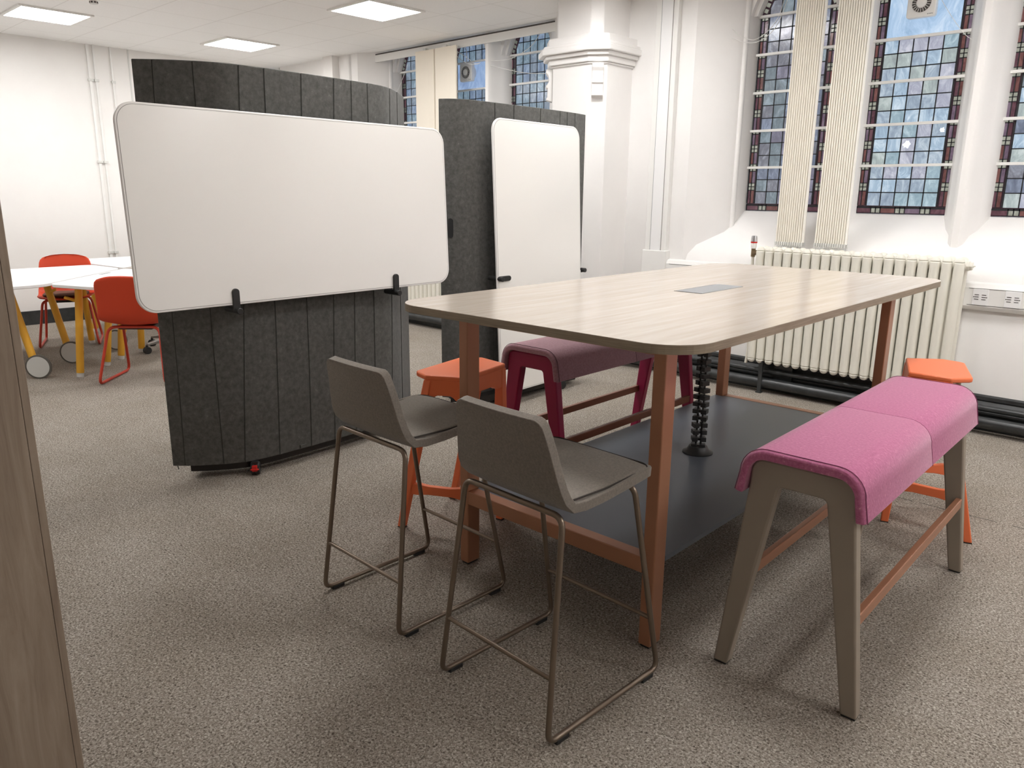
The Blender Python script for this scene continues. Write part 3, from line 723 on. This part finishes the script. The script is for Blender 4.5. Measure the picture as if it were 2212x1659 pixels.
# ------------------------------------------------------------------ bar chairs
def bar_chair(label, loc, rz):
    t = thing('bar_chair', label, 'chair', loc, rz, 'grey upholstered bar chairs')
    # shell as swept profile: (y, z, half width)
    prof = [(.207, .667, .172), (.204, .668, .188), (.194, .670, .199), (.17, .672, .205), (.08, .664, .208), (-.02, .655, .208), (-.10, .652, .207), (-.150, .658, .206), (-.178, .678, .205), (-.192, .71, .200), (-.203, .76, .190), (-.214, .82, .178), (-.224, .862, .170), (-.229, .884, .164), (-.232, .895, .155), (-.2335, .901, .140)]
    th = .024
    n = 10; rows_o, rows_i = [], []
    for i, (y, z, hw) in enumerate(prof):
        y0, z0_, _ = prof[max(i - 1, 0)]; y1_, z1_, _ = prof[min(i + 1, len(prof) - 1)]
        d = Vector((0, y1_ - y0, z1_ - z0_)).normalized(); nrm = Vector((0, d.z, -d.y))   # towards the sitter
        ro, ri = [], []
        for k in range(n + 1):
            u = -1 + 2 * k / n; e = 1
            # round the end corners
            q = Vector((u * hw, y, z - .008 * (i < 8)))
            curve = (1 - u * u) * (-.010 if 8 < i < 14 else -.004)     # slight hollow
            ro.append(q + nrm * (curve - .004)); ri.append(q + nrm * (curve + th))
        rows_o.append(ro); rows_i.append(ri)
    sh = MB()
    rings = [ri + ro[::-1] for ri, ro in zip(rows_i, rows_o)]
    sh.loft(rings)
    sh.build('seat_shell', M['greyfab'], t, bevel=.009, seg=3, smooth=True)
    # seat cushion with piping
    cw = []
    pf = [(.197, .690), (.12, .690), (.04, .683), (-.05, .678), (-.125, .679), (-.150, .687)]
    rg = []
    for (y, z) in pf:
        r_ = []
        for k in range(n + 1):
            u = -1 + 2 * k / n; r_.append((u * .190, y, z + .006 * (1 - u ** 4) - .004))
        for k in range(n, -1, -1):
            u = -1 + 2 * k / n; r_.append((u * .190, y, z - .026))
        rg.append(r_)
    cu = MB().loft(rg).build('seat_cushion', M['greyfab'], t, bevel=.008, seg=3, smooth=True)
    pp = [(-.194, -.150, .678), (-.194, .0, .674), (-.194, .185, .684), (-.17, .203, .686), (.17, .203, .686), (.194, .185, .684), (.194, .0, .674), (.194, -.150, .678)]
    MB().tube(pp, .003, .02, 6).build('piping', M['piping'], cu, smooth=True)
    # sled frame in one bent tube
    X0, X1 = .223, .190; r = .0086
    path = [(-.12, .13, .642), (-X1, .13, .640), (-X0, .25, .0170), (-X0, -.25, .0170), (-X1, -.175, .638), (X1, -.175, .638), (X0, -.25, .0170), (X0, .25, .0170), (X1, .13, .640), (.12, .13, .642)]
    MB().tube(path, r, .035, 12).build('sled_frame', M['bronze'], t, smooth=True)
    def side(y0, z): # x on leg at height z
        k = (z - .0170) / (.638 - .0170); return X0 + (X1 - X0) * k
    z = .198
    kf = (z - .0170) / (.6295); yf = .25 - .12 * kf; kr = (z - .0170) / .6195; yr = -.25 + .075 * kr
    MB().cyl((-side(0, z), yf, z), (side(0, z), yf, z), .0070, 12).build('footrest', M['bronze'], t, smooth=True)
    MB().cyl((-side(0, z), yr, z), (side(0, z), yr, z), .0070, 12).build('stretcher', M['bronze'], t, smooth=True)
    for sx in (-1, 1):
        for yy in (-.195, .195):
            MB().b(sx * X0 - .009, sx * X0 + .009, yy - .026, yy + .026, 0, .016).build('glide', M['black'], t, bevel=.003)
    return t
bar_chair('grey fabric bar chair farther from the camera, left of the pair at the table end', (-2.044, 1.648, 0), math.radians(-1.0))
bar_chair('grey fabric bar chair nearest the camera, right of the pair at the table end', (-1.345, 1.607, 0), math.radians(-2.0))

# ------------------------------------------------------------------ felt screens
def screen(label, plan, loc, rz, seams, z0=.075, z1=2.02, casters=(), slot=None):
    t = thing('felt_screen', label, 'screen', loc, rz, 'charcoal felt acoustic screens')
    # smooth the plan
    P_ = [Vector((x, y, 0)) for x, y in plan]; out = []
    for i in range(len(P_) - 1):
        a, b, c, d = P_[max(i - 1, 0)], P_[i], P_[i + 1], P_[min(i + 2, len(P_) - 1)]
        for k in range(6):
            t_ = k / 6; out.append(.5 * ((2 * b) + (c - a) * t_ + (2 * a - 5 * b + 4 * c - d) * t_ ** 2 + (3 * b - a - 3 * c + d) * t_ ** 3))
    out.append(P_[-1])
    th = .022
    def nrm(i):
        d = (out[min(i + 1, len(out) - 1)] - out[max(i - 1, 0)]).normalized(); return Vector((d.y, -d.x, 0))
    fo = [out[i] + nrm(i) * .0 for i in range(len(out))]; fi = [out[i] - nrm(i) * th for i in range(len(out))]
    rings = [[(a.x, a.y, z0), (a.x, a.y, z1), (b.x, b.y, z1), (b.x, b.y, z0)] for a, b in zip(fo, fi)]
    sh = MB().loft(rings).build('felt_shell', M['felt'], t, bevel=.004, smooth=True)
    # pleat grooves: fine dark stitched ribs standing on the shell, slightly slanted like the folds
    L_ = [0]
    for a, b in zip(out, out[1:]): L_.append(L_[-1] + (b - a).length)
    def at(s):
        for i in range(len(out) - 1):
            if L_[i + 1] >= s: u = (s - L_[i]) / (L_[i + 1] - L_[i]); return out[i].lerp(out[i + 1], u), nrm(i)
        return out[-1], nrm(len(out) - 1)
    for s_top, s_bot in seams:
        pts_a = []; m_ = MB(); rr = []
        for k in range(13):
            u = k / 12; s = s_bot + (s_top - s_bot) * u + .004 * math.sin(u * 6 + s_top * 9); p, nn = at(min(s, L_[-1] - .005)); z = z0 + .004 + (z1 - z0 - .008) * u
            d = Vector((-nn.y, nn.x, 0))
            rr.append([tuple(p + nn * .0012 - d * .0016 + Vector((0, 0, z))), tuple(p + nn * .0012 + d * .0016 + Vector((0, 0, z))), tuple(p - nn * .002 + d * .0016 + Vector((0, 0, z))), tuple(p - nn * .002 - d * .0016 + Vector((0, 0, z)))])
        m_.loft(rr).build('fold_crease', M['crease'], sh)
        # folded felt edge beside it: a low wedge
        rr = []
        for k in range(13):
            u = k / 12; s = s_bot + (s_top - s_bot) * u + .004 * math.sin(u * 6 + s_top * 9); z = z0 + .002 + (z1 - z0 - .004) * u
            p, nn = at(min(s + .003, L_[-1] - .01)); q, n2 = at(min(s + .05, L_[-1] - .004)); zz = Vector((0, 0, z))
            rr.append([tuple(p - nn * .002 + zz), tuple(p + nn * .0032 + zz), tuple(q + n2 * .0004 + zz), tuple(q - n2 * .002 + zz)])
        MB().loft(rr).build('felt_fold', M['felt'], sh, smooth=True)
    # dark base tray following the shell, set back
    base = [[tuple(a + Vector((0, 0, z0))), tuple(a + Vector((0, 0, .035))), tuple(b + Vector((0, 0, .035))), tuple(b + Vector((0, 0, z0)))] for a, b in
            [(out[i] - nrm(i) * .03, out[i] - nrm(i) * .16) for i in range(4, len(out) - 4)]]
    if base: MB().loft(base).build('base_tray', M['darkmetal'], t)
    for (cx, cy, ang, red) in casters:
        c_ = MB().lathe([(.0, -.020), (.030, -.020), (.034, -.016), (.034, -.004), (.030, 0), (.0, 0)], (0, 0, .034), 'y', 20)
        c_.lathe([(.0, .006), (.030, .006), (.034, .010), (.034, .022), (.030, .026), (.0, .026)], (0, 0, .034), 'y', 20)
        c_.b(-.02, .02, -.012, .018, .04, .075)
        c = c_.build('caster', M['black'], t, bevel=.002); c.location = (cx, cy, 0); c.rotation_euler = (0, 0, ang)
        if red:
            MB().box((.036, .003, .044), (.02, .026, .030)).box((.044, .003, .040), (.012, .042, .006)).build('brake_lever', M['red'], c, bevel=.002)
    return t, sh
s1, sh1 = screen('large charcoal felt screen holding the landscape whiteboard', [(-3.80, 1.50), (-3.715, 1.59), (-3.645, 1.69), (-3.59, 1.80), (-3.575, 1.93), (-3.58, 2.2), (-3.60, 2.5), (-3.64, 2.76), (-3.70, 2.88), (-3.80, 3.01), (-3.95, 3.18)], (0, 0, 0), 0,
    [(.09, .06), (.26, .25), (.47, .36), (.60, .55), (.80, .74), (1.00, .90), (1.12, 1.06), (1.24, 1.22), (1.46, 1.36), (1.62, 1.56)],
    casters=[(-3.585, 1.835, math.radians(-35), True), (-3.72, 2.75, .5, False), (-3.95, 1.8, 0, False), (-4.0, 2.8, 0, False)])
MB().b(-3.574, -3.566, 2.10, 2.135, .082, .10).build('felt_tab', M['felt'], sh1)
s2, sh2 = screen('narrower charcoal felt screen behind it holding the upright whiteboard', [(-3.86, 3.385), (-3.79, 3.435), (-3.745, 3.52), (-3.73, 3.66), (-3.725, 3.85), (-3.72, 4.1), (-3.725, 4.35), (-3.74, 4.6), (-3.765, 4.76)], (0, 0, 0), 0,
    [(.42, .42), (.60, .60), (.86, .86), (1.08, 1.08), (1.17, 1.17), (1.27, 1.27)],
    casters=[(-3.62, 4.38, math.radians(70), False), (-3.75, 3.56, 0, True), (-4.0, 3.6, 0, False), (-4.0, 4.5, 0, False)])
sl = MB().prism(rrect(.034, .125, .0165, 6), -.004, .0035, 'x').build('finger_slot', M['black'], sh2); sl.location = (-3.800, 3.424, 1.222); sl.rotation_euler = (0, 0, math.radians(-52))
MB().tube([(-3.80, 3.42, .075), (-3.795, 3.43, .05), (-3.785, 3.44, .045), (-3.78, 3.45, .055)], .003, n=6).build('cord_loop', M['black'], sh2)
MB().tube([(-3.79, 1.52, .08), (-3.788, 1.523, .055)], .0025, n=6).build('cord_loop', M['black'], sh1)
MB().b(-3.76, -3.66, 3.56, 4.6, .03, .085).build('base_beam', M['darkmetal'], s2, bevel=.004)

def whiteboard(label, center, rz, w_, h_, lean=0.):
    t = thing('whiteboard', label, 'whiteboard', center, rz, 'rounded loose whiteboards on felt screens')
    t.rotation_euler = (0, lean, rz)
    # local: plane y-z, normal +x
    MB().prism(rrect(w_, h_, .085, 12), -.010, .006, 'x').build('rim', M['boardedge'], t, bevel=.003, smooth=True)
    MB().prism(rrect(w_ - .022, h_ - .022, .076, 12), .004, .0072, 'x').build('writing_surface', M['board'], t)
    MB().prism(rrect(w_ - .018, h_ - .018, .078, 12), .004, .0066, 'x').build('joint_line', M['boardline'], t)
    return t
# landscape board fitted to four corners; portrait board is the same size turned upright
wb1 = whiteboard('landscape whiteboard with rounded corners on the large felt screen', (-3.4975, 2.2095, 1.3615), math.radians(1.45), 1.853, .889, -.046)
wb2 = whiteboard('upright whiteboard with rounded corners on the narrower felt screen', (-3.6265, 4.1245, 1.006), math.radians(3.1), .953, 1.826, -.05)
def hook(label, loc, up, rz=0.):
    """black peg with a rounded tongue that clamps a whiteboard; up=True tongue points up, else sideways along +y"""
    t = thing('board_hook', label, 'hook', loc, rz, 'black pegs clamping the whiteboards')
    MB().cyl((-.085, 0, 0), (.046, 0, 0), .016, 16).build('peg', M['black'], t, bevel=.003, smooth=True)
    pl = rrect(.034, .115, .0165, 8, 0, .048) if up == 'up' else (rrect(.115, .034, .0165, 8, .048 if up == 'right' else -.048, 0))
    MB().prism(pl, .006, .020, 'x').build('tongue', M['black'], t, bevel=.002)
    return t
hook('black peg gripping the lower left edge of the landscape whiteboard', (-3.468, 1.738, .890), 'up')
hook('black peg gripping the lower right edge of the landscape whiteboard', (-3.488, 2.712, .892), 'up')
hook('black peg gripping the left edge of the upright whiteboard', (-3.598, 3.665, .890), 'right')
hook('black peg gripping the right edge of the upright whiteboard', (-3.66, 4.625, .885), 'left')

# ------------------------------------------------------------------ near cabinet
cb = thing('tall_cabinet', 'tall limed oak cabinet cut off by the left edge of the photo', 'cabinet', (-1.9, .456, 0))
MB().b(-.45, -.021, -1.35, -.0005, .0, 1.98).build('carcass', M['cabwood'], cb)
MB().b(-.45, 0, -.0165, 0, 0, 2.0).build('end_panel', M['cabwood'], cb, bevel=.0015)
MB().b(-.019, 0, -.70, -.0170, .0, 1.98).build('door', M['cabwood'], cb, bevel=.0015)
MB().b(-.019, 0, -1.35, -.703, .0, 1.98).build('door', M['cabwood'], cb, bevel=.0015)
MB().b(-.03, -.012, -.0187, -.0163, 0, 1.98).build('door_gap', M['black'], cb)

# ------------------------------------------------------------------ background group: trapezoid tables, shell chairs, task chair
def trap_table(label, poly, legs, hooks=()):
    cx = sum(p[0] for p in poly) / len(poly); cy = sum(p[1] for p in poly) / len(poly)
    t = thing('folding_table', label, 'table', (cx, cy, 0), 0, 'white trapezoid tables with yellow legs')
    # round the corners of the plan
    P_ = [Vector((x - cx, y - cy, 0)) for x, y in poly]; out = []; n = len(P_)
    for i in range(n):
        a, b, c = P_[i - 1], P_[i], P_[(i + 1) % n]; f = .08
        p_, q_ = b + (a - b).normalized() * f, b + (c - b).normalized() * f
        for k in range(7):
            u = k / 6; v = p_ * (1 - u) ** 2 + b * 2 * u * (1 - u) + q_ * u * u; out.append((v.x, v.y))
    MB().prism(out, .710, .735).build('table_top', M['white'], t, bevel=.004)
    for (tx, ty, bx, by, wheel, ang) in legs:
        a, b = Vector((tx - cx, ty - cy, .71)), Vector((bx - cx, by - cy, 0))
        lg_top = .0
        e = a.lerp(b, .80 if wheel else .955)
        lg = MB().cyl(a, e, .028, 18).build('leg', M['yellow'], t, smooth=True)
        MB().cyl(e, a.lerp(b, .90 if wheel else 1), .026, 18).build('leg_tip', M['ltgrey'], lg, smooth=True)
        m_ = a.lerp(b, .17)
        MB().cyl(m_, m_ + Vector((math.cos(ang) * .10, math.sin(ang) * .10, .035)), .012, 10).build('peg', M['yellow'], lg, smooth=True)
        if wheel:
            w_ = MB().lathe([(.0, -.012), (.082, -.012), (.086, 0), (.082, .012), (.0, .012)], (0, 0, 0), 'y', 36).build('wheel', M['ltgrey'], t, smooth=True)
            w_.location = (b.x, b.y, .094); w_.rotation_euler = (0, 0, wheel)
            MB().lathe([(.084, -.011), (.094, -.009), (.094, .009), (.084, .011), (.084, -.011)], (0, 0, 0), 'y', 36).build('tyre', M['rubber'], w_, smooth=True)
    return t
trap_table('white trapezoid table with yellow wheeled legs nearest the left cabinet', [(-6.58, 1.20), (-6.66, 1.80), (-7.55, 2.69), (-8.10, 2.62), (-8.08, 1.20)],
    [(-6.92, 1.62, -6.70, 1.70, math.radians(52), -.9), (-7.35, 2.00, -7.12, 2.07, math.radians(52), .2), (-7.9, 2.45, -7.95, 2.5, 0, .2), (-7.9, 1.4, -7.95, 1.35, 0, .2)])
trap_table('white trapezoid table with yellow legs beside the orange chair back', [(-6.64, 1.83), (-6.19, 2.02), (-6.60, 2.74), (-7.32, 2.79), (-7.51, 2.70)],
    [(-6.58, 2.02, -6.545, 1.94, 0, -2.2), (-6.84, 2.34, -6.83, 2.24, 0, 0), (-7.02, 2.5, -7.01, 2.42, 0, 0), (-7.22, 2.72, -7.20, 2.67, 0, 0)])
trap_table('white table top farthest back behind the whiteboard corner', [(-7.6, 2.74), (-7.95, 3.09), (-8.0, 3.7), (-8.9, 3.7), (-8.8, 2.6)],
    [(-7.75, 2.95, -7.45, 2.55, math.radians(52), 0), (-8.1, 3.5, -8.1, 3.55, 0, 0), (-8.7, 3.5, -8.7, 3.55, 0, 0), (-8.6, 2.8, -8.6, 2.75, 0, 0)])
tag(MB().box((-7.16, 2.42, .7355), (.16, .03, .003), Matrix.Rotation(math.radians(135), 3, 'Z')).build('cable_slot_cover', M['hatch']), 'thin grey cable slot strip in the joint of the white tables', 'cover')

def shell_chair(label, loc, rz, seatm=None):
    t = thing('shell_chair', label, 'chair', loc, rz, 'orange plastic shell chairs')
    prof = [(.22, .435, .20), (.18, .452, .225), (.08, .450, .235), (-.04, .442, .24), (-.13, .447, .245), (-.18, .475, .248), (-.20, .53, .238), (-.215, .61, .228), (-.235, .72, .226), (-.25, .80, .214), (-.256, .835, .17)]
    n = 12; rings = []
    for i, (y, z, hw) in enumerate(prof):
        a, b = prof[max(i - 1, 0)], prof[min(i + 1, len(prof) - 1)]
        d = Vector((0, b[0] - a[0], b[1] - a[1])).normalized(); nn = Vector((0, d.z, -d.y)); up = i / (len(prof) - 1)
        ri, ro = [], []
        for k in range(n + 1):
            u = -1 + 2 * k / n
            crv = u * u * (.035 if 3 < i < 9 else .02)
            q = Vector((u * hw, y, z)) + nn * crv
            if i >= len(prof) - 2: q -= d * (.02 * u ** 4)
            ri.append(q + nn * .006); ro.append(q - nn * .006)
        rings.append(ri + ro[::-1])
    sh = MB().loft(rings).build('seat_shell', M['orangered'], t, smooth=True, sub=1)
    if seatm is not None:
        MB().prism(rrect(.38, .36, .12, 8, 0, .01), .468, .484).build('seat_pad', seatm, t, bevel=.006)
    MB().b(-.13, .13, -.10, .14, .405, .437).build('under_bracket', M['darkmetal'], t, bevel=.01)
    X0, X1 = .245, .19
    MB().tube([(-.08, .12, .425), (-X1, .12, .43), (-X0, .27, .012), (-X0, -.25, .012), (-X1, -.12, .43), (X1, -.12, .43), (X0, -.25, .012), (X0, .27, .012), (X1, .12, .43), (.08, .12, .425)], .011, .06, 10).build('sled_frame', M['orangeframe'], t, smooth=True)
    return t
shell_chair('orange red shell chair with its back to the camera beside the whiteboard', (-6.14, 2.29, 0), math.radians(46))
shell_chair('orange red shell chair with brown seat pad behind the white tables', (-8.12, 2.38, 0), math.radians(-112), M['seatbrown'])

# swivel chair hidden behind the large screen, one foot showing
t = thing('swivel_chair', 'swivel chair behind the felt screen with one aluminium foot and black caster showing', 'chair', (-7.12, 3.00, 0))
MB().cyl((0, 0, .09), (0, 0, .42), .028, 16).build('gas_column', M['alu'], t, smooth=True)
for k in range(5):
    a = math.radians(-82 + 72 * k); e = Vector((math.cos(a), math.sin(a), 0))
    def rg(d, w_, z0_, z1_): 
        c = e * d; s_ = Vector((-e.y, e.x, 0)) * w_; return [tuple(c - s_ + Vector((0, 0, z0_))), tuple(c + s_ + Vector((0, 0, z0_))), tuple(c + s_ + Vector((0, 0, z1_))), tuple(c - s_ + Vector((0, 0, z1_)))]
    ft = MB().loft([rg(.02, .03, .09, .15), rg(.2, .022, .085, .12), rg(.33, .016, .075, .095)]).build('base_spoke', M['alu'], t, bevel=.005)
    c_ = e * .33
    MB().cyl(c_ + Vector((-e.y, e.x, 0)) * -.022 + Vector((0, 0, .032)), c_ + Vector((-e.y, e.x, 0)) * .022 + Vector((0, 0, .032)), .032, 18).cyl(c_ + Vector((0, 0, .03)), c_ + Vector((0, 0, .08)), .012, 8).build('caster', M['black'], ft, bevel=.003)
MB().prism(rrect(.46, .44, .1, 8), .42, .48).build('seat', M['greyfab'], t, bevel=.02)
MB().prism(rrect(.40, .30, .1, 8, 0, .68), .20, .235, 'y').build('backrest', M['greyfab'], t, bevel=.01)
MB().box((0, .225, .48), (.05, .02, .2)).build('back_support', M['black'], t)

# ------------------------------------------------------------------ world and colour management
wd = bpy.data.worlds.new('world'); bpy.context.scene.world = wd; wd.use_nodes = True
wd.node_tree.nodes['Background'].inputs[0].default_value = s2l((190, 205, 225)); wd.node_tree.nodes['Background'].inputs[1].default_value = .5
sc = bpy.context.scene
sc.view_settings.view_transform = 'Standard'; sc.view_settings.look = 'None'; sc.view_settings.gamma = 1; sc.view_settings.use_curve_mapping = False
sc.view_settings.exposure = 0.58
sc.cycles.max_bounces = 10; sc.cycles.diffuse_bounces = 6
sc.cycles.use_denoising = True
